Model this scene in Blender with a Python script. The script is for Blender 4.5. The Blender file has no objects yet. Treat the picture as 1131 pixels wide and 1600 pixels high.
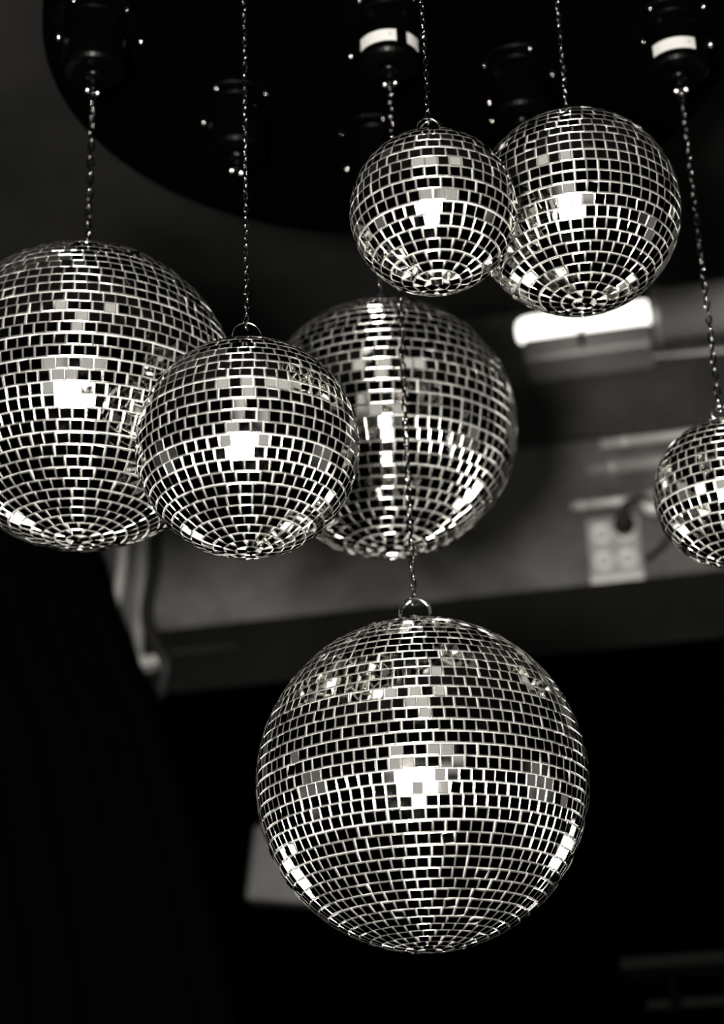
import bpy, bmesh, math, random
from mathutils import Vector, Matrix

# ------------------------------------------------------------------ camera, light, exposure
scene = bpy.context.scene
COL = scene.collection
FPX = 2830.0                      # focal length in pixels of the 1131x1600 frame
PITCH = math.radians(23.0)
ROLL = math.radians(2.0)
EYE = Vector((0, 0, 1.6))

fwd = Vector((0, math.cos(PITCH), math.sin(PITCH)))
up0 = Vector((0, -math.sin(PITCH), math.cos(PITCH)))
rt0 = Vector((1, 0, 0))
cam_r = math.cos(ROLL) * rt0 - math.sin(ROLL) * up0
cam_u = math.sin(ROLL) * rt0 + math.cos(ROLL) * up0

cam_data = bpy.data.cameras.new('camera')
cam = bpy.data.objects.new('camera', cam_data)
COL.objects.link(cam)
m3 = Matrix((cam_r, cam_u, -fwd)).transposed()
cam.matrix_world = Matrix.Translation(EYE) @ m3.to_4x4()
cam_data.sensor_fit = 'VERTICAL'
cam_data.sensor_height = 36.0
cam_data.lens = FPX / 1600.0 * 36.0
cam_data.clip_start = 0.02
cam_data.dof.use_dof = True
cam_data.dof.focus_distance = 2.06
cam_data.dof.aperture_fstop = cam_data.lens / 1000.0 / 0.0215
scene.camera = cam

world = bpy.data.worlds.new('world')
scene.world = world
world.use_nodes = True
world.node_tree.nodes['Background'].inputs[0].default_value = (0.02, 0.02, 0.02, 1)
world.node_tree.nodes['Background'].inputs[1].default_value = 0.1

KEY_POS = Vector((-0.21, -0.12, 1.56))
KEY_POWER = 2400.0
WARM = (1.0, 0.965, 0.90)

vs = scene.view_settings
vs.view_transform = 'Standard'
vs.look = 'None'
vs.gamma = 1.0
vs.use_curve_mapping = False
vs.exposure = 0.0
scene.cycles.caustics_reflective = False
scene.cycles.caustics_refractive = False
scene.cycles.max_bounces = 8


def ray(px, py):
    return (px - 565.5) / FPX * cam_r - (py - 800.0) / FPX * cam_u + fwd


def at(px, py, depth):
    """world point of a pixel at a depth along the view axis"""
    return EYE + ray(px, py) * depth


def project(p):
    q = p - EYE
    z = q.dot(fwd)
    return 565.5 + FPX * q.dot(cam_r) / z, 800.0 - FPX * q.dot(cam_u) / z, z


# back wall frame: local x along the wall (right is nearer), local y into the wall
YAW = math.radians(12.0)
WALL_O = Vector((0, 4.8, 0))
WALL_X = Vector((math.cos(YAW), -math.sin(YAW), 0))
WALL_Y = Vector((math.sin(YAW), math.cos(YAW), 0))


def wp(px, py, out=0.0):
    """wall-local point seen at a pixel, on a plane 'out' metres in front of the wall"""
    d = ray(px, py)
    t = ((WALL_O - EYE).dot(WALL_Y) - out) / d.dot(WALL_Y)
    p = EYE + d * t - WALL_O
    return Vector((p.dot(WALL_X), -out, p.z))


# ------------------------------------------------------------------ materials
def newmat(name):
    m = bpy.data.materials.new(name)
    m.use_nodes = True
    return m, m.node_tree, m.node_tree.nodes['Principled BSDF']


def plain(name, col, rough=0.5, metal=0.0, spec=0.5, var=0.0, scale=8.0):
    m, nt, b = newmat(name)
    if isinstance(col, (int, float)):
        col = (col, col * 0.985, col * 0.95)
    b.inputs['Base Color'].default_value = (*col, 1)
    b.inputs['Roughness'].default_value = rough
    b.inputs['Metallic'].default_value = metal
    b.inputs['Specular IOR Level'].default_value = spec
    if var > 0:
        tc = nt.nodes.new('ShaderNodeTexCoord')
        nz = nt.nodes.new('ShaderNodeTexNoise')
        nz.inputs['Scale'].default_value = scale
        nz.inputs['Detail'].default_value = 6
        nz.inputs['Roughness'].default_value = 0.6
        rp = nt.nodes.new('ShaderNodeMapRange')
        rp.inputs['From Min'].default_value = 0.3
        rp.inputs['From Max'].default_value = 0.7
        rp.inputs['To Min'].default_value = 1 - var
        rp.inputs['To Max'].default_value = 1 + var
        mx = nt.nodes.new('ShaderNodeMix')
        mx.data_type = 'RGBA'
        mx.blend_type = 'MULTIPLY'
        mx.inputs[0].default_value = 1
        mx.inputs[6].default_value = (*col, 1)
        nt.links.new(tc.outputs['Object'], nz.inputs['Vector'])
        nt.links.new(nz.outputs[0], rp.inputs[0])
        nt.links.new(rp.outputs[0], mx.inputs[7])
        nt.links.new(mx.outputs[2], b.inputs['Base Color'])
        bp = nt.nodes.new('ShaderNodeBump')
        bp.inputs['Strength'].default_value = 0.25
        bp.inputs['Distance'].default_value = 0.01
        nt.links.new(nz.outputs[0], bp.inputs['Height'])
        nt.links.new(bp.outputs[0], b.inputs['Normal'])
    return m


def emit(name, strength, col=WARM):
    m, nt, b = newmat(name)
    b.inputs['Base Color'].default_value = (0.002, 0.002, 0.002, 1)
    b.inputs['Specular IOR Level'].default_value = 0.0
    b.inputs['Emission Color'].default_value = (*col, 1)
    b.inputs['Emission Strength'].default_value = strength
    return m


def mirror_mat():
    m, nt, b = newmat('mirror glass')
    b.inputs['Metallic'].default_value = 1.0
    b.inputs['Base Color'].default_value = (0.90, 0.89, 0.86, 1)
    tc = nt.nodes.new('ShaderNodeTexCoord')
    nz = nt.nodes.new('ShaderNodeTexNoise')
    nz.inputs['Scale'].default_value = 2.2
    nz.inputs['Detail'].default_value = 5
    rp = nt.nodes.new('ShaderNodeMapRange')
    rp.inputs['From Min'].default_value = 0.45
    rp.inputs['From Max'].default_value = 0.8
    rp.inputs['To Min'].default_value = 0.015
    rp.inputs['To Max'].default_value = 0.07
    geo = nt.nodes.new('ShaderNodeNewGeometry')
    nt.links.new(geo.outputs['Position'], nz.inputs['Vector'])
    nz.inputs['Scale'].default_value = 38.0
    nt.links.new(nz.outputs[0], rp.inputs[0])
    nt.links.new(rp.outputs[0], b.inputs['Roughness'])
    return m


def edge_mat():
    m, nt, b = newmat('cut glass edge')
    b.inputs['Base Color'].default_value = (0.88, 0.865, 0.82, 1)
    b.inputs['Roughness'].default_value = 0.1
    b.inputs['Metallic'].default_value = 0.985
    return m


M = dict(
    mirror=mirror_mat(),
    edge=edge_mat(),
    grout=plain('pale grout', 0.11, 0.6, var=0.1, scale=60),
    chrome=plain('chrome', 0.85, 0.06, 1.0),
    chain=plain('dark nickel chain', 0.12, 0.1, 1.0),
    darksteel=plain('dark steel', 0.16, 0.25, 1.0),
    black=plain('black plastic', 0.00015, 0.25, spec=0.03),
    disc=plain('black lacquer', 0.00015, 0.7, spec=0.0),
    paper=plain('paper label', 0.125, 0.55, var=0.06, scale=14),
    ink=plain('black ink', 0.01, 0.5),
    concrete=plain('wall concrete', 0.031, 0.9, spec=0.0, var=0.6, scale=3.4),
    ceil=plain('ceiling concrete', 0.0068, 0.9, spec=0.0, var=0.35, scale=2.2),
    darkwall=plain('dark painted wall', 0.0008, 0.8, spec=0.0, var=0.2, scale=3),
    beam=plain('dark painted beam', 0.0028, 0.8, spec=0.0, var=0.3, scale=3),
    upper_band=plain('dark concrete', 0.0135, 0.9, spec=0.0, var=0.5, scale=4),
    blackwall=plain('black painted board', 5e-05, 0.9, spec=0.0),
    floor=plain('dark floor', 0.00008, 0.8, spec=0.0, var=0.3, scale=2),
    conduit=plain('grey conduit', 0.16, 0.5, 0.1, var=0.1),
    pipe=plain('painted pipe', 0.07, 0.5, var=0.15),
    duct=plain('galvanised duct', 0.15, 0.45, 0.35, var=0.12, scale=5),
    socket=plain('ivory plastic', 0.18, 0.4),
    socketbody=plain('aged ivory plastic', 0.085, 0.5, var=0.1),
    socketdark=plain('socket recess', 0.12, 0.5),
    rubber=plain('black rubber', 0.004, 0.6, spec=0.1),
    cloth=plain('black velvet', 0.0004, 1.0, spec=0.0, var=0.2, scale=20),
    greybox=plain('grey enamel', 0.0095, 0.5, var=0.1),
    shelf=plain('dark shelf board', 0.0022, 0.7, spec=0.0),
    frame=plain('window frame paint', 0.02, 0.6),
    softbox=emit('softbox diffuser', 45.0),
    lamp_tube=emit('glowing diffuser', 2.6),
    pane=emit('added grey window pane', 0.45, (1.0, 0.97, 0.92)),
    pane2=emit('added dim window pane', 0.12, (1.0, 0.97, 0.92)),
    panel=emit('added ceiling panel glow', 0.55),
    globe=emit('paper lantern', 4.5),
)


# ------------------------------------------------------------------ helpers
def link(o, parent=None):
    COL.objects.link(o)
    if parent is not None:
        o.parent = parent
    return o


def tag(o, label=None, cat=None, group=None, kind=None):
    if label: o['label'] = label
    if cat: o['category'] = cat
    if group: o['group'] = group
    if kind: o['kind'] = kind
    return o


def empty(name, loc, rz=0.0):
    o = bpy.data.objects.new(name, None)
    o.empty_display_size = 0.05
    o.location = loc
    o.rotation_euler = (0, 0, rz)
    return link(o)


def obj(name, bm, mat, parent=None, smooth=False, loc=None, rz=None):
    me = bpy.data.meshes.new(name)
    bmesh.ops.recalc_face_normals(bm, faces=bm.faces[:])
    bm.to_mesh(me)
    bm.free()
    for mm in (mat if isinstance(mat, (list, tuple)) else [mat]):
        me.materials.append(M[mm])
    if smooth:
        for p in me.polygons:
            p.use_smooth = True
    o = bpy.data.objects.new(name, me)
    if loc is not None: o.location = loc
    if rz is not None: o.rotation_euler = (0, 0, rz)
    return link(o, parent)


def box(bm, lo, hi, bevel=0.0):
    lo, hi = Vector(lo), Vector(hi)
    r = bmesh.ops.create_cube(bm, size=1.0)
    for v in r['verts']:
        v.co = Vector([(lo[i] + hi[i]) / 2 + v.co[i] * (hi[i] - lo[i]) for i in range(3)])
    if bevel > 0:
        es = list({e for v in r['verts'] for e in v.link_edges})
        bmesh.ops.bevel(bm, geom=es, offset=bevel, segments=2, profile=0.5, affect='EDGES')


def lathe(bm, prof, seg=24, axis='Z', origin=(0, 0, 0), cap=True):
    """prof: list of (radius, height)"""
    o = Vector(origin)

    def pos(r, h, a):
        c, s = r * math.cos(a), r * math.sin(a)
        return o + (Vector((c, s, h)) if axis == 'Z' else Vector((c, h, s)) if axis == 'Y' else Vector((h, c, s)))
    rings = []
    for r, h in prof:
        if r < 1e-6:
            rings.append([bm.verts.new(pos(0, h, 0))])
        else:
            rings.append([bm.verts.new(pos(r, h, 2 * math.pi * k / seg)) for k in range(seg)])
    for a, b in zip(rings, rings[1:]):
        for k in range(seg):
            k2 = (k + 1) % seg
            if len(a) == 1 and len(b) == 1:
                continue
            if len(a) == 1:
                bm.faces.new((a[0], b[k], b[k2]))
            elif len(b) == 1:
                bm.faces.new((a[k], a[k2], b[0]))
            else:
                bm.faces.new((a[k], a[k2], b[k2], b[k]))
    for e in (rings[0], rings[-1]):
        if cap and len(e) > 2:
            bm.faces.new(e)


def tube(bm, pts, r, seg=8, closed=False, cap=True):
    pts = [Vector(p) for p in pts]
    n = len(pts)
    rings = []
    ref = None
    for i, p in enumerate(pts):
        if closed:
            t = (pts[(i + 1) % n] - pts[i - 1]).normalized()
        else:
            t = (pts[min(i + 1, n - 1)] - pts[max(i - 1, 0)]).normalized()
        if ref is None:
            ref = t.orthogonal().normalized()
        ref = (ref - t * ref.dot(t)).normalized()
        b = t.cross(ref)
        rings.append([bm.verts.new(p + r * (math.cos(2 * math.pi * k / seg) * ref + math.sin(2 * math.pi * k / seg) * b)) for k in range(seg)])
    pairs = list(zip(rings, rings[1:]))
    if closed:
        # find best alignment of last ring to first
        best = min(range(seg), key=lambda s: sum((rings[-1][k].co - rings[0][(k + s) % seg].co).length for k in range(seg)))
        pairs.append((rings[-1], [rings[0][(k + best) % seg] for k in range(seg)]))
    for a, b in pairs:
        for k in range(seg):
            bm.faces.new((a[k], a[(k + 1) % seg], b[(k + 1) % seg], b[k]))
    if not closed and cap:
        bm.faces.new(rings[0])
        bm.faces.new(rings[-1][::-1])


def smooth_path(ctrl, n=8):
    c = [Vector(p) for p in ctrl]
    c = [2 * c[0] - c[1]] + c + [2 * c[-1] - c[-2]]
    out = []
    for i in range(1, len(c) - 2):
        for k in range(n):
            t = k / n
            p0, p1, p2, p3 = c[i - 1:i + 3]
            out.append(0.5 * ((2 * p1) + (p2 - p0) * t + (2 * p0 - 5 * p1 + 4 * p2 - p3) * t * t + (3 * p1 - p0 - 3 * p2 + p3) * t ** 3))
    out.append(c[-2])
    return out


def struct(name, bm, mat, parent=None, loc=None, rz=None, label=None):
    o = obj(name, bm, mat, parent, loc=loc, rz=rz)
    if parent is None:
        o['kind'] = 'structure'
        if label: o['label'] = label
    return o


CEIL_Z = EYE.z + 2.6
DISC_Z = EYE.z + 1.68
MOTOR_Z = EYE.z + 1.552            # where the chains start

# ------------------------------------------------------------------ the room
bm = bmesh.new(); box(bm, (-3.6, -3.4, -0.1), (3.6, 6.4, 0.0))
struct('floor', bm, 'floor', label='dark floor of the room')
bm = bmesh.new(); box(bm, (-3.6, -3.4, CEIL_Z), (3.6, 6.4, CEIL_Z + 0.15))
struct('ceiling', bm, 'ceil', label='dark mottled concrete ceiling')
bm = bmesh.new(); box(bm, (-4.0, 0.0, 0.0), (4.0, 0.2, CEIL_Z))
struct('wall_back', bm, 'concrete', loc=WALL_O, rz=-YAW, label='grey mottled concrete back wall')
bm = bmesh.new(); box(bm, (-3.6, -3.4, 0), (-3.45, 6.4, CEIL_Z))
struct('wall_left', bm, 'darkwall', label='dark painted side wall')
bm = bmesh.new(); box(bm, (3.45, -3.4, 0), (3.6, 6.4, CEIL_Z))
struct('wall_right', bm, 'darkwall', label='dark painted side wall with an added window')
bm = bmesh.new(); box(bm, (-3.6, -3.4, 0), (3.6, -3.25, CEIL_Z))
struct('wall_front', bm, 'darkwall', label='dark painted wall behind the viewer')

# dark beam under the concrete and black boarding below it
zb_top = wp(560, 950, 0.06).z
zb_bot = wp(300, 1078, 0.06).z
bm = bmesh.new(); box(bm, (-3.5, -0.06, zb_bot), (3.5, 0.0, zb_top), 0.008)
struct('trim_1', bm, 'beam', loc=WALL_O, rz=-YAW, label='dark painted beam along the foot of the concrete')
bm = bmesh.new(); box(bm, (-3.5, -0.05, 0.0), (3.5, 0.0, zb_bot))
struct('trim_2', bm, 'blackwall', loc=WALL_O, rz=-YAW, label='black boarding on the lower wall')
bm = bmesh.new(); box(bm, (-3.5, -0.03, wp(1040, 668, 0.03).z), (3.5, 0.0, CEIL_Z), 0.006)  # added slab, darker than the concrete it covers
struct('trim_4', bm, 'upper_band', loc=WALL_O, rz=-YAW, label='darker band added over the upper concrete wall')
bm = bmesh.new(); box(bm, (wp(255, 1012, 0.075).x, -0.075, wp(320, 1013, 0.075).z - 0.006), (wp(370, 1012, 0.075).x, -0.06, wp(320, 1013, 0.075).z + 0.004))
struct('trim_3', bm, 'ceil', loc=WALL_O, rz=-YAW, label='thin batten on the dark beam')


def window(name, ctr, w, h, cols, rows, mat, axis):
    """an added window with glowing panes on a wall; axis 'y': wall faces +y, 'x': wall faces -x"""
    root = bpy.data.objects.new(name, None)
    link(root)
    root.location = ctr
    root.rotation_euler = (0, 0, 0 if axis == 'y' else math.pi / 2)
    root['kind'] = 'structure'
    root['label'] = 'dark framed window added out of the picture for its reflection in the tiles'
    t = 0.05
    for i in range(cols + 1):
        x = -w / 2 + w * i / cols
        bm = bmesh.new(); box(bm, (x - t / 2, 0, -h / 2 - t / 2), (x + t / 2, 0.06, h / 2 + t / 2)); obj('mullion', bm, 'frame', root)
    for j in range(rows + 1):
        z = -h / 2 + h * j / rows
        bm = bmesh.new(); box(bm, (-w / 2, 0.005, z - t / 2), (w / 2, 0.055, z + t / 2)); obj('transom', bm, 'frame', root)
    for i in range(cols):
        for j in range(rows):
            x0, x1 = -w / 2 + w * i / cols + t / 2, -w / 2 + w * (i + 1) / cols - t / 2
            z0, z1 = -h / 2 + h * j / rows + t / 2, -h / 2 + h * (j + 1) / rows - t / 2
            bm = bmesh.new(); box(bm, (x0, 0.01, z0), (x1, 0.02, z1)); obj('pane', bm, mat, root)
    return root


window('added_window_1', (-1.15, -3.25, 1.75), 1.9, 2.5, 3, 3, 'pane', 'y')  # added and unseen: glowing panes that give the mirror tiles grey reflections
window('added_window_2', (1.35, -3.25, 1.75), 1.6, 2.5, 3, 3, 'pane', 'y')
window('added_window_3', (3.45, 1.7, 1.9), 1.3, 1.1, 3, 2, 'pane2', 'x')  # added side windows, a dim glow for the tile faces
w4 = window('added_window_4', (-3.45, 1.5, 2.0), 1.0, 0.9, 2, 2, 'pane2', 'x')
w4.rotation_euler = (0, 0, -math.pi / 2)

# ------------------------------------------------------------------ round black platform
DC = Vector((0.07, 2.215, DISC_Z)); DR = 0.515
root = empty('ceiling_platform', DC)
tag(root, 'large round black platform overhead that carries the motors', 'platform')
bm = bmesh.new(); lathe(bm, [(0, 0.0), (DR - 0.006, 0.0), (DR, 0.006), (DR, 0.030), (DR - 0.006, 0.036), (0, 0.036)], 96)
obj('board', bm, 'disc', root)
for k in range(3):
    a = math.radians(90 + 120 * k)
    x, y = 0.36 * math.cos(a), 0.36 * math.sin(a)
    bm = bmesh.new(); tube(bm, [(x, y, 0.036), (x, y, CEIL_Z - DISC_Z)], 0.006, 8)
    obj('suspension_rod', bm, 'darksteel', root, True)
    bm = bmesh.new(); lathe(bm, [(0, CEIL_Z - DISC_Z - 0.015), (0.03, CEIL_Z - DISC_Z - 0.015), (0.03, CEIL_Z - DISC_Z), (0, CEIL_Z - DISC_Z)], 16, origin=(x, y, 0))
    obj('ceiling_flange', bm, 'darksteel', root)
rs = random.Random(5)
for px, py in [(220, 64), (117, 18), (785, 148), (768, 188), (330, 178), (548, 87), (1105, 42)]:
    d = ray(px, py); p = EYE + d * ((DISC_Z - EYE.z) / d.z) - DC
    bm = bmesh.new(); lathe(bm, [(0, -0.0045), (0.002, -0.004), (0.0034, -0.002), (0.0038, 0.001)], 10, origin=(p.x, p.y, 0))
    obj('screw', bm, 'chrome', root, True)

# ------------------------------------------------------------------ disco balls
TH = 0.13                          # tile thickness, share of the tile pitch


def unit_tile():
    """a unit mirror tile: flat silvered face, rounded glass edge; x,y in +-0.5, z 0..1"""
    q = 0.085                                       # radius of the rounded rim, share of the tile
    loops = [(0.5 - q + q * math.sin(a), 1 - q / TH * (1 - math.cos(a))) for a in (0, 0.35, 0.75, 1.15, math.pi / 2)]
    loops.append((0.5, -0.5))
    verts, faces, mats = [], [], []

    def corner(k, h, z):
        sx, sy = ((-1, -1), (1, -1), (1, 1), (-1, 1))[k % 4]
        return (sx * h, sy * h, z)
    h, z = loops[0]
    verts += [corner(k, h, z) for k in range(4)]
    faces.append((0, 1, 2, 3)); mats.append(0)
    for k in range(4):                              # each side is its own strip: rounded along one axis only
        b = len(verts)
        for h, z in loops:
            verts += [corner(k, h, z), corner(k + 1, h, z)]
        for L in range(5):
            q0 = b + 2 * L
            faces.append((q0 + 2, q0 + 3, q0 + 1, q0)); mats.append(1 if L < 4 else 2)
    return verts, faces, mats


UV, UF, UM = unit_tile()
tile_me = bpy.data.meshes.new('mirror_tile')
tile_me.from_pydata(UV, [], UF)
tile_me.materials.append(M['mirror']); tile_me.materials.append(M['edge']); tile_me.materials.append(M['grout'])
tile_me.polygons.foreach_set('material_index', UM)
tile_me.polygons.foreach_set('use_smooth', [q == 1 for q in UM])
tile_me.update()

# name: pixel centre, pixel radius, depth, rows, labels
BALLS = [
    dict(k='G', px=(659.5, 1223), r=259.5, d=2.165, n=45, chain='G',
         label='largest mirror ball, hanging lowest and alone at the bottom',
         clabel='long chain of the lowest and largest mirror ball'),
    dict(k='A', px=(130, 620), r=242, d=2.36, n=42,
         label='large mirror ball at the left, cut by the picture edge',
         clabel='short dark chain of the large left mirror ball'),
    dict(k='B', px=(387, 700), r=174.5, d=2.05, n=30,
         label='medium mirror ball hanging in front of the large left one, with a wire ring',
         clabel='long thin chain of the medium ball in front of the large left one'),
    dict(k='C', px=(603, 670), r=205, d=2.68, n=36,
         label='blurred dark mirror ball in the middle, furthest back',
         clabel='short chain of the blurred ball furthest back'),
    dict(k='D', px=(677, 332), r=130.5, d=2.03, n=22,
         label='small mirror ball at top centre, left one of the upper pair',
         clabel='chain of the small ball at top centre'),
    dict(k='E', px=(900, 333), r=162, d=2.23, n=29,
         label='mirror ball at upper right, right one of the upper pair',
         clabel='chain of the right ball of the upper pair'),
    dict(k='F', px=(1140, 770), r=118, d=2.35, n=23,
         label='small mirror ball cut off by the right picture edge',
         clabel='dark chain of the small ball at the right picture edge'),
]
for b in BALLS:
    b['c'] = at(*b['px'], b['d'])
    b['R'] = b['r'] * b['d'] / FPX


def visible(p, own):
    """in frame and not behind another ball"""
    x, y, z = project(p)
    if not (-6 < x < 1137 and -6 < y < 1606):
        return False
    v = p - EYE
    L = v.length
    v = v / L
    for b in BALLS:
        if b is own:
            continue
        w = b['c'] - EYE
        t = w.dot(v)
        if t < L and (w - v * t).length < b['R']:
            return False
    return True


def torus_pts(r, n=28, centre=(0, 0, 0), tilt=0.0, yaw=0.0):
    out = []
    rot = Matrix.Rotation(yaw, 3, 'Z') @ Matrix.Rotation(tilt, 3, 'X')
    for k in range(n):
        a = 2 * math.pi * k / n
        out.append(Vector(centre) + rot @ Vector((r * math.cos(a), 0, r * math.sin(a))))
    return out


RINGS = {'G': (0.0195, 0.0009, 2), 'A': (0.012, 0.0012, 1), 'B': (0.0172, 0.0006, 1), 'C': (0.013, 0.001, 1),
         'D': (0.0135, 0.0009, 2), 'E': (0.009, 0.0009, 1), 'F': (0.012, 0.0011, 2)}


def make_ball(b, seed):
    rnd = random.Random(seed)
    c, R, n = b['c'], b['R'], b['n']
    base = c - Vector((0, 0, R))
    root = empty('mirror_ball', base)
    tag(root, b['label'], 'disco ball', 'mirror balls hanging under the platform')
    pitch = math.pi * R / n
    th = TH * pitch
    Rb = R - th
    bm = bmesh.new()
    bmesh.ops.create_uvsphere(bm, u_segments=64, v_segments=40, radius=Rb)
    bmesh.ops.translate(bm, verts=bm.verts[:], vec=(0, 0, R))
    obj('core', bm, 'grout', root, True)
    tiles = []
    lift = Rb * (1 - math.cos(0.5 * math.pi / n)) * 0.2
    for i in range(n):
        lat = -math.pi / 2 + (i + 0.5) * math.pi / n + rnd.gauss(0, 0.02) * math.pi / n
        circ = 2 * math.pi * math.cos(lat) * R
        m = max(3, round(circ / pitch))
        w0 = circ / m
        ph = rnd.random() * 2 * math.pi
        rowtilt = math.radians(rnd.gauss(0, 0.5))
        polar = abs(lat) > math.radians(76)
        for j in range(m):
            lon = ph + 2 * math.pi * (j + rnd.gauss(0, 0.025)) / m
            s = 4.0 if rnd.random() < 0.13 else 0.75
            if polar: s *= 2.0
            jx, jy, jz = (math.radians(rnd.gauss(0, s)) for _ in range(3))
            nrm = Vector((math.cos(lat) * math.cos(lon), math.cos(lat) * math.sin(lon), math.sin(lat)))
            east = Vector((-math.sin(lon), math.cos(lon), 0))
            north = nrm.cross(east)
            rot = Matrix((east, north, nrm)).transposed() @ Matrix.Rotation(jx + rowtilt, 3, 'X') @ Matrix.Rotation(jy, 3, 'Y') @ Matrix.Rotation(jz * 0.8, 3, 'Z')
            w = min(w0, pitch * 1.12) * (0.957 + rnd.gauss(0, 0.012)) * (0.9 if polar else 1)
            h = pitch * (0.938 + rnd.gauss(0, 0.012))
            pos = nrm * (Rb + lift * 0.3 + rnd.gauss(0, 0.012) * pitch)
            mat = Matrix.Translation(pos + Vector((0, 0, R))) @ rot.to_4x4() @ Matrix.Diagonal((w, h, th, 1))
            pw = pos + c
            nw = rot.col[2]
            v = (EYE - pw)
            score = w * h * max(0.0, nw.dot(v.normalized())) if visible(pw, b) else 0.0
            tiles.append((score, rnd.random(), mat))
    tiles.sort(key=lambda t: (-t[0], t[1]))
    own = [t for t in tiles[:300] if t[0] > 0]
    rest = tiles[len(own):]
    for s, _, mat in own:
        o = bpy.data.objects.new('mirror_tile', tile_me)
        COL.objects.link(o)
        o.parent = root
        o.matrix_basis = mat
    vv, ff, mm = [], [], []
    for s, _, mat in rest:
        k = len(vv)
        vv += [tuple(mat @ Vector(p)) for p in UV]
        ff += [tuple(q + k for q in f) for f in UF]
        mm += UM
    me = bpy.data.meshes.new('mirror_tiles')
    me.from_pydata(vv, [], ff)
    me.materials.append(M['mirror']); me.materials.append(M['edge']); me.materials.append(M['grout'])
    me.polygons.foreach_set('material_index', mm)
    me.polygons.foreach_set('use_smooth', [q == 1 for q in mm])
    me.update()
    o = bpy.data.objects.new('mirror_tiles', me)
    link(o, root)
    o['kind'] = 'stuff'
    # hanger: end cap, eyelet and split ring
    bm = bmesh.new()
    lathe(bm, [(0, 2 * R + 0.004), (0.006, 2 * R + 0.004), (0.011, 2 * R + 0.002), (0.0125, 2 * R - 0.004)], 20)
    obj('end_cap', bm, 'chrome', root, True)
    er = 0.0105 if b['k'] == 'G' else 0.007
    bm = bmesh.new()
    tube(bm, [(er * math.cos(a), 0, 2 * R + 0.001 + er * 1.05 * math.sin(a)) for a in [math.pi * k / 14 for k in range(15)]], 0.0022 if b['k'] == 'G' else 0.0014, 8)
    obj('eyelet', bm, 'chrome', root, True)
    rr, rw, cnt = RINGS[b['k']]
    ring_c = 2 * R + 0.001 + er - 0.003 + rr
    if b['k'] in 'B': ring_c = 2 * R + 0.006 + rr * 0.62
    if b['k'] in 'G': ring_c = 2 * R + 0.0045 + rr * 0.62
    for q in range(cnt):
        bm = bmesh.new()
        tube(bm, torus_pts(rr, 32, (0.002 * q, 0.0015 * q, ring_c), tilt=math.radians(6 - 14 * q), yaw=math.radians(12 - 30 * q)), rw, 6, closed=True)
        obj('split_ring', bm, 'darksteel' if b['k'] in 'AF' else 'chrome', root, True)
    b['top'] = base.z + ring_c + rr
    return root


for q, b in enumerate(BALLS):
    make_ball(b, 100 + q)

# ------------------------------------------------------------------ chains
LINK_L, LINK_W, LINK_R = 0.0125, 0.0072, 0.00125
bm = bmesh.new()
pts = []
hl = LINK_L / 2 - LINK_W / 2
for k in range(5):
    a = math.pi * k / 4
    pts.append(((LINK_W / 2 - LINK_R) * math.cos(a), 0, hl + (LINK_W / 2 - LINK_R) * math.sin(a)))
for k in range(5):
    a = math.pi + math.pi * k / 4
    pts.append(((LINK_W / 2 - LINK_R) * math.cos(a), 0, -hl + (LINK_W / 2 - LINK_R) * math.sin(a)))
tube(bm, pts, LINK_R, 4, closed=True)
tmp = obj('chain_link', bm, 'chain', None, True)
link_me = tmp.data
bpy.data.objects.remove(tmp)


def make_chain(b, seed):
    rnd = random.Random(seed)
    x, y = b['c'].x, b['c'].y
    z0, z1 = b['top'] - 0.003, MOTOR_Z + 0.002
    root = empty('hanging_chain', (x, y, z0))
    tag(root, b['clabel'], 'chain', 'chains of the mirror balls')
    sc = {'A': 1.5, 'F': 1.3, 'G': 1.3}.get(b['k'], 1.0)
    p = sc * (LINK_L - 2 * LINK_R - 0.0006)
    n = int((z1 - z0) / p) + 1
    p = (z1 - z0) / n
    tw = rnd.random() * 3
    for k in range(n + 1):
        o = bpy.data.objects.new('chain_link', link_me)
        COL.objects.link(o)
        o.parent = root
        tw += math.pi / 2 + rnd.gauss(0.05, 0.22)
        o.scale = (sc, sc, sc)
        o.location = (rnd.gauss(0, 0.0003), rnd.gauss(0, 0.0003), k * p)
        o.rotation_euler = (rnd.gauss(0, 0.07), rnd.gauss(0, 0.07), tw)
    return root


for q, b in enumerate(BALLS):
    make_chain(b, 300 + q)

# ------------------------------------------------------------------ motors
MOTOR_TOP = DISC_Z - MOTOR_Z


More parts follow.
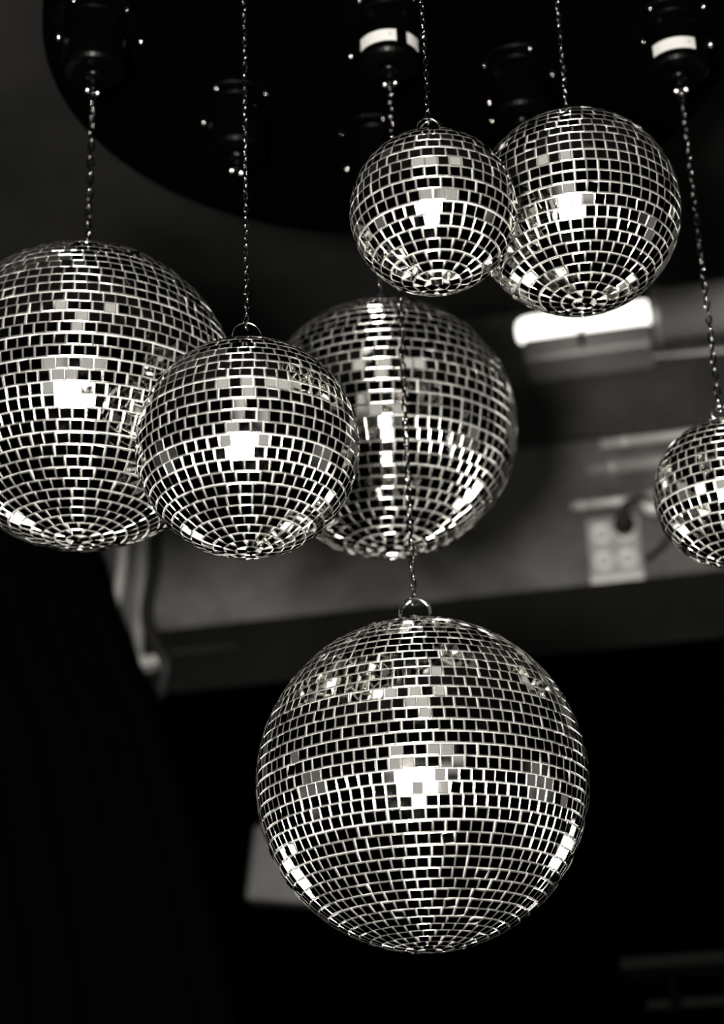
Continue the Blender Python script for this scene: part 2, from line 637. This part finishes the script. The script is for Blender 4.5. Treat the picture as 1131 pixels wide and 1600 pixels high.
def make_motor(x, y, label, facing, white):
    """origin where the chain starts; facing = yaw of the front side"""
    root = empty('ball_motor', (x, y, MOTOR_Z), facing)
    tag(root, label, 'motor', 'motors under the round platform')
    T = MOTOR_TOP
    bm = bmesh.new(); lathe(bm, [(0, T), (0.060, T), (0.062, T - 0.002), (0.062, T - 0.006), (0.060, T - 0.008), (0, T - 0.008)], 40)
    pl = obj('mounting_plate', bm, 'black', root)
    for k in range(4):
        a = math.radians(45 + 90 * k)
        bm = bmesh.new(); lathe(bm, [(0, T - 0.0115), (0.002, T - 0.011), (0.0033, T - 0.008)], 10, origin=(0.054 * math.cos(a), 0.054 * math.sin(a), 0))
        obj('screw', bm, 'chrome', pl, True)
    z_b = 0.028
    bm = bmesh.new()
    lathe(bm, [(0, z_b + 0.002), (0.030, z_b + 0.002), (0.040, z_b + 0.003), (0.0435, z_b + 0.007), (0.044, z_b + 0.012), (0.044, T - 0.020), (0.0425, T - 0.017), (0.0425, T - 0.014), (0.044, T - 0.011), (0.044, T - 0.008), (0, T - 0.008)], 40)
    h = obj('housing', bm, 'black', root, False)
    for p in h.data.polygons: p.use_smooth = abs(p.normal.z) < 0.3
    if white:
        for a0, a1, z0, z1 in white:
            bm = bmesh.new()
            ring = []
            for k in range(17):
                a = math.radians(-90 + a0 + (a1 - a0) * k / 16)
                for rr in (0.0441, 0.0447):
                    for z in (z0, z1):
                        ring.append(bm.verts.new((rr * math.cos(a), rr * math.sin(a), z)))
            for k in range(16):
                A, B = ring[4 * k:4 * k + 4], ring[4 * k + 4:4 * k + 8]
                for i, j in ((0, 1), (1, 3), (3, 2), (2, 0)):
                    bm.faces.new((A[i], A[j], B[j], B[i]))
            bm.faces.new((ring[0], ring[1], ring[3], ring[2])); bm.faces.new((ring[-4], ring[-3], ring[-1], ring[-2]))
            o = obj('rating_label', bm, 'paper', root); o['label'] = 'white paper label wrapped around the motor'
        a = math.radians(-90 + white[0][1] - 12)
        bm = bmesh.new(); lathe(bm, [(0, 0), (0.0013, 0), (0.0013, 0.0006), (0, 0.0006)], 8, axis='Y')
        o2 = obj('label_dot', bm, 'ink', root)
        o2.location = (0.0447 * math.cos(a), 0.0447 * math.sin(a), (white[0][2] + white[0][3]) / 2 + 0.001)
        o2.rotation_euler = (0, 0, a + math.pi / 2 + math.pi)
    # gear cover, shaft, coupling with two set screws
    bm = bmesh.new(); lathe(bm, [(0, 0.020), (0.010, 0.020), (0.014, 0.022), (0.016, z_b + 0.002), (0, z_b + 0.002)], 24)
    obj('gear_cover', bm, 'black', root, True)
    bm = bmesh.new(); tube(bm, [(0, 0, 0.022), (0, 0, 0.002)], 0.0036, 12)
    obj('shaft', bm, 'darksteel', root, True)
    bm = bmesh.new(); lathe(bm, [(0, -0.001), (0.006, -0.001), (0.0075, 0.001), (0.0075, 0.009), (0.006, 0.011), (0, 0.011)], 20)
    cp = obj('coupling', bm, 'black', root, True)
    for sx in (-1, 1):
        bm = bmesh.new(); bmesh.ops.create_icosphere(bm, subdivisions=2, radius=0.0044)
        bmesh.ops.translate(bm, verts=bm.verts[:], vec=(sx * 0.0072, -0.003, 0.002 + 0.001 * sx))
        obj('set_screw', bm, 'chrome', cp, True)
    # bent power-lead bracket on the side
    bm = bmesh.new(); box(bm, (0.046, -0.012, T - 0.045), (0.0475, 0.012, T - 0.008), 0.0004); box(bm, (0.044, -0.012, T - 0.0465), (0.056, 0.012, T - 0.045), 0.0004)
    obj('bracket', bm, 'black', root)
    bm = bmesh.new(); lathe(bm, [(0, T - 0.0505), (0.003, T - 0.0495), (0.0045, T - 0.0465)], 10, origin=(0.051, 0, 0))
    obj('bracket_screw', bm, 'chrome', root, True)


bl = {b['k']: b['c'] for b in BALLS}
LZ0, LZ1 = 0.045, 0.064
make_motor(bl['G'].x, bl['G'].y, 'black motor with two white labels above the small top centre ball', 0.0, [(-62, 14, LZ0, LZ1), (36, 70, LZ0, LZ1)])
make_motor(bl['F'].x, bl['F'].y, 'black motor with one white label near the top right corner', 0.0, [(-58, 26, LZ0, LZ1)])
make_motor(bl['A'].x, bl['A'].y, 'black motor without label above the large left ball', math.radians(200), None)
make_motor(bl['C'].x, bl['C'].y, 'black motor hidden behind the small top centre ball', math.radians(150), None)
make_motor(bl['B'].x, bl['B'].y, 'black motor above the picture, for the ball with the wire ring', math.radians(170), None)
make_motor(bl['D'].x, bl['D'].y + 0.0, 'black motor above the picture, for the small top centre ball', math.radians(160), None)
make_motor(bl['E'].x, bl['E'].y, 'black motor above the picture, for the upper right ball', math.radians(190), None)
for (px, py), lab, fc in [((370, 268), 'black motor without a ball between the two chains at upper left', 195),
                          ((818, 214), 'black motor without a ball, half hidden by the upper right ball', 150)]:
    d = ray(px, py)
    p = EYE + d * ((MOTOR_Z - EYE.z) / d.z)
    make_motor(p.x, p.y, lab, math.radians(fc), None)

# ------------------------------------------------------------------ things on the back wall
RZ = -YAW


def on_wall(name, bm, mat, label=None, cat=None, smooth=False, parent=None):
    o = obj(name, bm, mat, parent, smooth, loc=None if parent else WALL_O, rz=None if parent else RZ)
    if label: tag(o, label, cat)
    return o


def wall_root(name, label, cat, p):
    r = empty(name, WALL_O + WALL_X * p.x + WALL_Y * p.y + Vector((0, 0, p.z)), RZ)
    tag(r, label, cat)
    return r


# glowing batten lamp under the upper right ball
p0 = wp(806, 512, 0.14); p1 = wp(1016, 500, 0.14)
L = p1.x - p0.x
zc = (p0.z + p1.z) / 2
r = wall_root('batten_lamp', 'glowing tubular batten lamp behind the upper right ball', 'lamp', Vector((p0.x, -0.14, zc)))
hr = 0.042
bm = bmesh.new(); lathe(bm, [(0, 0), (hr * 0.6, 0.004), (hr * 0.9, 0.018), (hr, 0.04), (hr, L - 0.012), (hr * 0.97, L - 0.004), (0, L)], 28, axis='X')
obj('diffuser', bm, 'lamp_tube', r, True)
bm = bmesh.new(); box(bm, (0.02, -0.045, -hr - 0.075), (L, 0.10, -hr - 0.004), 0.01)
obj('housing', bm, 'pipe', r)
bm = bmesh.new(); box(bm, (L * 0.47, -0.05, -hr - 0.055), (L * 0.51, -0.044, -hr + 0.0), 0.001)
obj('clip', bm, 'black', r)
for q in (0.25, 0.8):
    bm = bmesh.new(); box(bm, (L * q - 0.012, 0.03, -0.02), (L * q + 0.012, 0.109, 0.02), 0.003)
    obj('bracket', bm, 'darksteel', r)
# metal duct to its right
q0 = wp(1022, 512, 0.15)
r = wall_root('air_duct', 'round galvanised duct beside the glowing lamp', 'duct', Vector((q0.x, -0.15, zc - 0.01)))
bm = bmesh.new(); lathe(bm, [(0, 0), (0.075, 0), (0.075, 1.2), (0, 1.2)], 36, axis='X')
o = obj('pipe_shell', bm, 'duct', r)
for p in o.data.polygons: p.use_smooth = abs(p.normal.x) < 0.5
for xx in (0.0, 0.62):
    bm = bmesh.new(); lathe(bm, [(0.073, xx), (0.083, xx + 0.002), (0.083, xx + 0.018), (0.073, xx + 0.02)], 36, axis='X', cap=False)
    obj('flange', bm, 'duct', r)
for xx in (0.3, 0.9):
    bm = bmesh.new(); box(bm, (xx, 0.06, -0.012), (xx + 0.03, 0.119, 0.012), 0.002)
    obj('bracket', bm, 'darksteel', r)
bm = bmesh.new(); tube(bm, [wp(1021, 557, 0.17), wp(1200, 541, 0.17)], 0.006, 8)
o = on_wall('conduit', bm, 'conduit', 'thin bright conduit under the round duct', 'conduit', True)

# conduits behind the right-hand ball
for (xa, ya, xb, yb, rad, mat, lab) in [
    (938, 690, 1260, 660, 0.012, 'conduit', 'upper thin pipe along the concrete left of the small right ball'),
    (916, 728, 1260, 700, 0.022, 'pipe', 'thick middle pipe along the concrete left of the small right ball'),
    (892, 790, 1026, 778, 0.011, 'conduit', 'lower thin pipe above the white socket box')]:
    a = wp(xa, ya, rad + 0.01); bb = wp(xb, yb, rad + 0.01)
    zz = (a.z + bb.z) / 2
    rr = wall_root('wall_pipe', lab, 'pipe', Vector((a.x, -rad - 0.012, zz)))
    bm = bmesh.new(); tube(bm, [(0, 0, 0), (bb.x - a.x, 0, 0)], rad, 14)
    o = obj('tube', bm, mat, rr, True)
    for t in (0.12, 0.55, 0.9):
        xx = (bb.x - a.x) * t
        bm = bmesh.new(); lathe(bm, [(rad, xx - 0.006), (rad + 0.003, xx - 0.006), (rad + 0.003, xx + 0.006), (rad, xx + 0.006)], 14, axis='X', cap=False)
        obj('clamp', bm, mat, rr)
# round junction cap where the lower pipe ends
c = wp(1020, 786, 0.03)
r = wall_root('junction_cap', 'round pale junction cap left of the small right ball', 'junction box', c)
bm = bmesh.new(); lathe(bm, [(0, -0.022), (0.024, -0.02), (0.034, -0.012), (0.036, 0.03), (0, 0.03)], 24, axis='Y')
obj('cap', bm, 'conduit', r, True)
for sx in (-1, 1):
    bm = bmesh.new(); lathe(bm, [(0, -0.0255), (0.003, -0.024), (0.004, -0.0205)], 8, axis='Y', origin=(sx * 0.015, 0, 0)); obj('screw', bm, 'chrome', r)

# white four-gang socket box with a black plug
a = wp(914, 811, 0.05); bq = wp(1008, 905, 0.05)
w_, h_ = bq.x - a.x, a.z - bq.z
r = wall_root('socket_box', 'white four-way socket box on the concrete wall', 'socket', Vector((a.x, -0.05, bq.z)))
bm = bmesh.new(); box(bm, (0, 0, 0), (w_, 0.05, h_), 0.008)
obj('box_body', bm, 'socketbody', r)
for i in range(2):
    for j in range(2):
        cx, cz = w_ * (0.28 + 0.44 * i), h_ * (0.34 + 0.40 * j)
        rr = 0.026
        bm = bmesh.new(); lathe(bm, [(rr * 0.62, -0.004), (rr, -0.009), (rr * 1.08, -0.006), (rr * 1.12, 0.002)], 24, axis='Y', origin=(cx, 0, cz), cap=False)
        so = obj('socket_ring', bm, 'socket', r, True)
        bm = bmesh.new(); lathe(bm, [(0, -0.0015), (rr * 0.8, -0.0015), (rr * 0.8, 0.001), (0, 0.001)], 20, axis='Y', origin=(cx, 0, cz))
        obj('socket_face', bm, 'socketdark', so)
bm = bmesh.new(); box(bm, (0.002, -0.004, 0.0), (w_ - 0.002, 0.0, h_ * 0.11), 0.002)
obj('cover_lip', bm, 'socket', r)
cx, cz = w_ * 0.72, h_ * 0.80
pw = Vector((a.x + cx, -0.05, bq.z + cz))
r2 = wall_root('power_plug', 'black plug with cable in the white socket box', 'plug', pw + Vector((0, -0.03, 0)))
bm = bmesh.new(); lathe(bm, [(0, -0.052), (0.012, -0.05), (0.024, -0.03), (0.03, 0.0), (0.029, 0.020), (0, 0.020)], 22, axis='Y')
obj('plug_body', bm, 'rubber', r2, True)
bm = bmesh.new()
tube(bm, smooth_path([(0, -0.045, 0), (0.012, -0.055, 0.035), (0.055, -0.045, 0.05), (0.105, -0.02, 0.035), (0.125, -0.005, -0.03), (0.10, 0.0, -0.075), (0.05, 0.055, -0.09)], 6), 0.009, 8)
obj('cable', bm, 'rubber', r2, True)

# cables and clips at the left, beside the curtain
for path, rad, mat, lab in [
    ([(196, 800), (191, 880), (184, 930), (178, 985), (190, 1040)], 0.013, 'conduit', 'leftmost pale vertical conduit beside the black curtain'),
    ([(226, 790), (222, 870), (220, 930), (216, 985), (216, 1026)], 0.015, 'pipe', 'grey vertical conduit right of the pale one'),
    ([(160, 790), (152, 890), (148, 970)], 0.010, 'pipe', 'thin grey conduit half behind the black curtain')]:
    bm = bmesh.new()
    tube(bm, smooth_path([wp(x, y, 0.06 + rad) for x, y in path], 5), rad, 10)
    on_wall('conduit', bm, mat, lab, 'conduit', True)
bm = bmesh.new()
tube(bm, smooth_path([wp(242, 800, 0.10), wp(240, 880, 0.10), wp(228, 955, 0.12), wp(240, 1000, 0.13), wp(258, 1035, 0.13), wp(252, 1075, 0.1), wp(240, 1100, 0.07)], 6), 0.018, 10)
on_wall('black_cable', bm, 'rubber', 'thick black cable curving down beside the conduits', 'cable', True)
c = wp(206, 1042, 0.12); d2 = wp(246, 1022, 0.12)
r = wall_root('cable_clip', 'small pale cable clip at the foot of the conduits', 'clip', Vector((c.x, -0.12, c.z)))
bm = bmesh.new(); box(bm, (0, 0, 0), ((d2.x - c.x) * 0.6, 0.06, d2.z - c.z), 0.004); obj('clip_block', bm, 'conduit', r)
bm = bmesh.new(); box(bm, ((d2.x - c.x) * 0.68, 0.0, 0.004), (d2.x - c.x, 0.06, d2.z - c.z), 0.004); obj('clip_tab', bm, 'conduit', r)

# black curtain hanging at the lower left
edge = [(118, 770), (132, 830), (146, 870), (172, 955), (187, 985), (206, 1041), (228, 1075), (262, 1180), (300, 1320), (340, 1500), (380, 1700)]
bm = bmesh.new()
NU = 60
OUT = 0.34
ep = smooth_path([wp(x, y, OUT) for x, y in edge], 3)
rows_ = []
for e in ep:
    row = []
    for k in range(NU + 1):
        t = k / NU
        u = -2.2 + (e.x + 2.2) * t
        f = 0.035 * math.sin(2 * math.pi * t * 13 + 0.4 * e.z) + 0.012 * math.sin(2 * math.pi * t * 29)
        row.append(bm.verts.new((u, -OUT + 0.05 + f, e.z)))
    rows_.append(row)
for r1, r2_ in zip(rows_, rows_[1:]):
    for k in range(NU):
        bm.faces.new((r1[k], r1[k + 1], r2_[k + 1], r2_[k]))
o = on_wall('curtain', bm, 'cloth', 'black curtain with a slanting edge below the large left ball', 'curtain', True)
md = o.modifiers.new('thickness', 'SOLIDIFY'); md.thickness = 0.012; md.offset = 0
ctop = ep[0].z
bm = bmesh.new(); tube(bm, [(-2.3, -OUT + 0.05, ctop + 0.016), (ep[0].x + 0.02, -OUT + 0.05, ctop + 0.016)], 0.012, 10)
rod = on_wall('curtain_rod', bm, 'black', 'black rod that carries the curtain', 'rod', True)
for uu in (-2.0, ep[0].x - 0.1):
    bm = bmesh.new(); box(bm, (uu, -OUT + 0.05, ctop + 0.008), (uu + 0.02, 0.0, ctop + 0.024)); obj('rod_bracket', bm, 'black', rod)

# grey box behind the lowest ball and shelves at the lower right
a = wp(384, 1290, 0.10); bq = wp(492, 1400, 0.10)
r = wall_root('switch_box', 'dim grey box half hidden by the lowest ball', 'box', Vector((a.x, -0.13, bq.z)))
bm = bmesh.new(); box(bm, (0, 0, 0), (bq.x - a.x, 0.08, a.z - bq.z), 0.012); obj('box_body', bm, 'greybox', r)
bm = bmesh.new(); box(bm, (0.02, -0.004, 0.02), (bq.x - a.x - 0.02, 0.0, a.z - bq.z - 0.02), 0.002); obj('box_cover', bm, 'greybox', r)
r.rotation_euler = (0, math.radians(8), RZ)
a = wp(965, 1468, 0.25); bq = wp(1330, 1506, 0.25)
zz = wp(1100, 1506, 0.25).z
r = wall_root('wall_shelf', 'faint dark shelf in the lower right corner', 'shelf', Vector((a.x, -0.25, zz)))
bm = bmesh.new(); box(bm, (0, 0, 0), (bq.x - a.x, 0.20, 0.028), 0.003); obj('board', bm, 'shelf', r)
for t in (0.2, 0.8):
    bm = bmesh.new(); box(bm, ((bq.x - a.x) * t, 0.06, -0.1), ((bq.x - a.x) * t + 0.02, 0.20, 0.0)); obj('bracket', bm, 'cloth', r)
a = wp(1010, 1572, 0.08); zz = wp(1090, 1572, 0.08).z
bm = bmesh.new(); box(bm, (a.x, -0.075, zz), (a.x + 1.0, -0.05, zz + 0.022), 0.003)
on_wall('wall_rail', bm, 'shelf', 'faint thin rail below the shelf in the lower right corner', 'rail')

# ------------------------------------------------------------------ lamps outside the picture, the ceiling panels added
kp = KEY_POS
root = empty('softbox_lamp', (kp.x, kp.y - 0.10, 0.0))
tag(root, 'photographer lamp with round softbox beside the viewpoint, outside the picture', 'lamp')
head = empty('softbox_head', (0, 0, kp.z)); head.parent = root
head.rotation_euler = (PITCH, 0, 0)                 # local +y points at the balls
SR = 0.60
bm = bmesh.new(); lathe(bm, [(0, -0.006), (SR, -0.006), (SR, 0.0), (0, 0.0)], 16, axis='Y', origin=(0, -0.13, 0)); obj('diffuser', bm, 'softbox', head)
bm = bmesh.new(); lathe(bm, [(0.07, -0.42), (0.20, -0.36), (0.42, -0.26), (SR + 0.01, -0.138), (SR + 0.012, -0.125)], 16, axis='Y', cap=False); obj('softbox_shell', bm, 'cloth', head)
bm = bmesh.new(); tube(bm, [(0, -0.13, 0), (0, -0.01, 0)], 0.012, 10); obj('bulb_holder', bm, 'black', head, True)
ld = bpy.data.lights.new('lamp_bulb', 'SPOT')
ld.energy = KEY_POWER; ld.shadow_soft_size = 0.11; ld.color = WARM
ld.spot_size = math.radians(68); ld.spot_blend = 0.3
lo = bpy.data.objects.new('lamp_bulb', ld); link(lo, head); lo.location = (0, 0.11, 0)
lo.rotation_euler = (math.pi / 2, 0, 0)
bm = bmesh.new(); tube(bm, [(0, -0.45, 0.0), (0, -0.45, kp.z - 0.10)], 0.012, 10); obj('pole', bm, 'black', root, True)
for k in range(3):
    a_ = math.radians(90 + 120 * k)
    bm = bmesh.new(); tube(bm, [(0, -0.45, 0.45), (0.4 * math.cos(a_), -0.45 + 0.4 * math.sin(a_), 0.01)], 0.009, 8); obj('leg', bm, 'black', root, True)

for x, y, z, lab in [(-1.25, 3.55, 1.62, 'floor lamp with paper lantern at the left, outside the picture'),
                     (1.45, 3.3, 1.75, 'floor lamp with paper lantern at the right, outside the picture')]:
    root = empty('globe_lamp', (x, y, 0.0))
    tag(root, lab, 'lamp', 'globe floor lamps')
    bm = bmesh.new(); bmesh.ops.create_uvsphere(bm, u_segments=24, v_segments=16, radius=0.29); bmesh.ops.translate(bm, verts=bm.verts[:], vec=(0, 0, z)); obj('globe', bm, 'globe', root, True)
    bm = bmesh.new(); tube(bm, [(0, 0, 0.02), (0, 0, z - 0.27)], 0.012, 10); obj('pole', bm, 'black', root, True)
    bm = bmesh.new(); lathe(bm, [(0, 0), (0.15, 0), (0.15, 0.015), (0.02, 0.03), (0, 0.03)], 24); obj('base', bm, 'black', root)

for x, y, wx, wy, lab in [(-0.85, 0.2, 0.45, 0.2, 'added ceiling lamp panel over the viewpoint, left'),
                          (0.85, 0.45, 0.45, 0.2, 'added ceiling lamp panel over the viewpoint, right'),
                          (-0.05, -1.0, 0.26, 1.3, 'added long ceiling lamp behind the viewpoint')]:
    root = empty('added_ceiling_lamp', (x, y, CEIL_Z))  # added unseen panel, puts grey patches into the upper mirror tiles
    tag(root, lab, 'lamp', 'added ceiling lamp panels')
    bm = bmesh.new(); box(bm, (-wx, -wy, -0.06), (wx, wy, 0.0), 0.005); obj('lamp_frame', bm, 'black', root)
    bm = bmesh.new(); box(bm, (-wx + 0.03, -wy + 0.03, -0.066), (wx - 0.03, wy - 0.03, -0.06)); obj('diffuser', bm, 'panel', root)
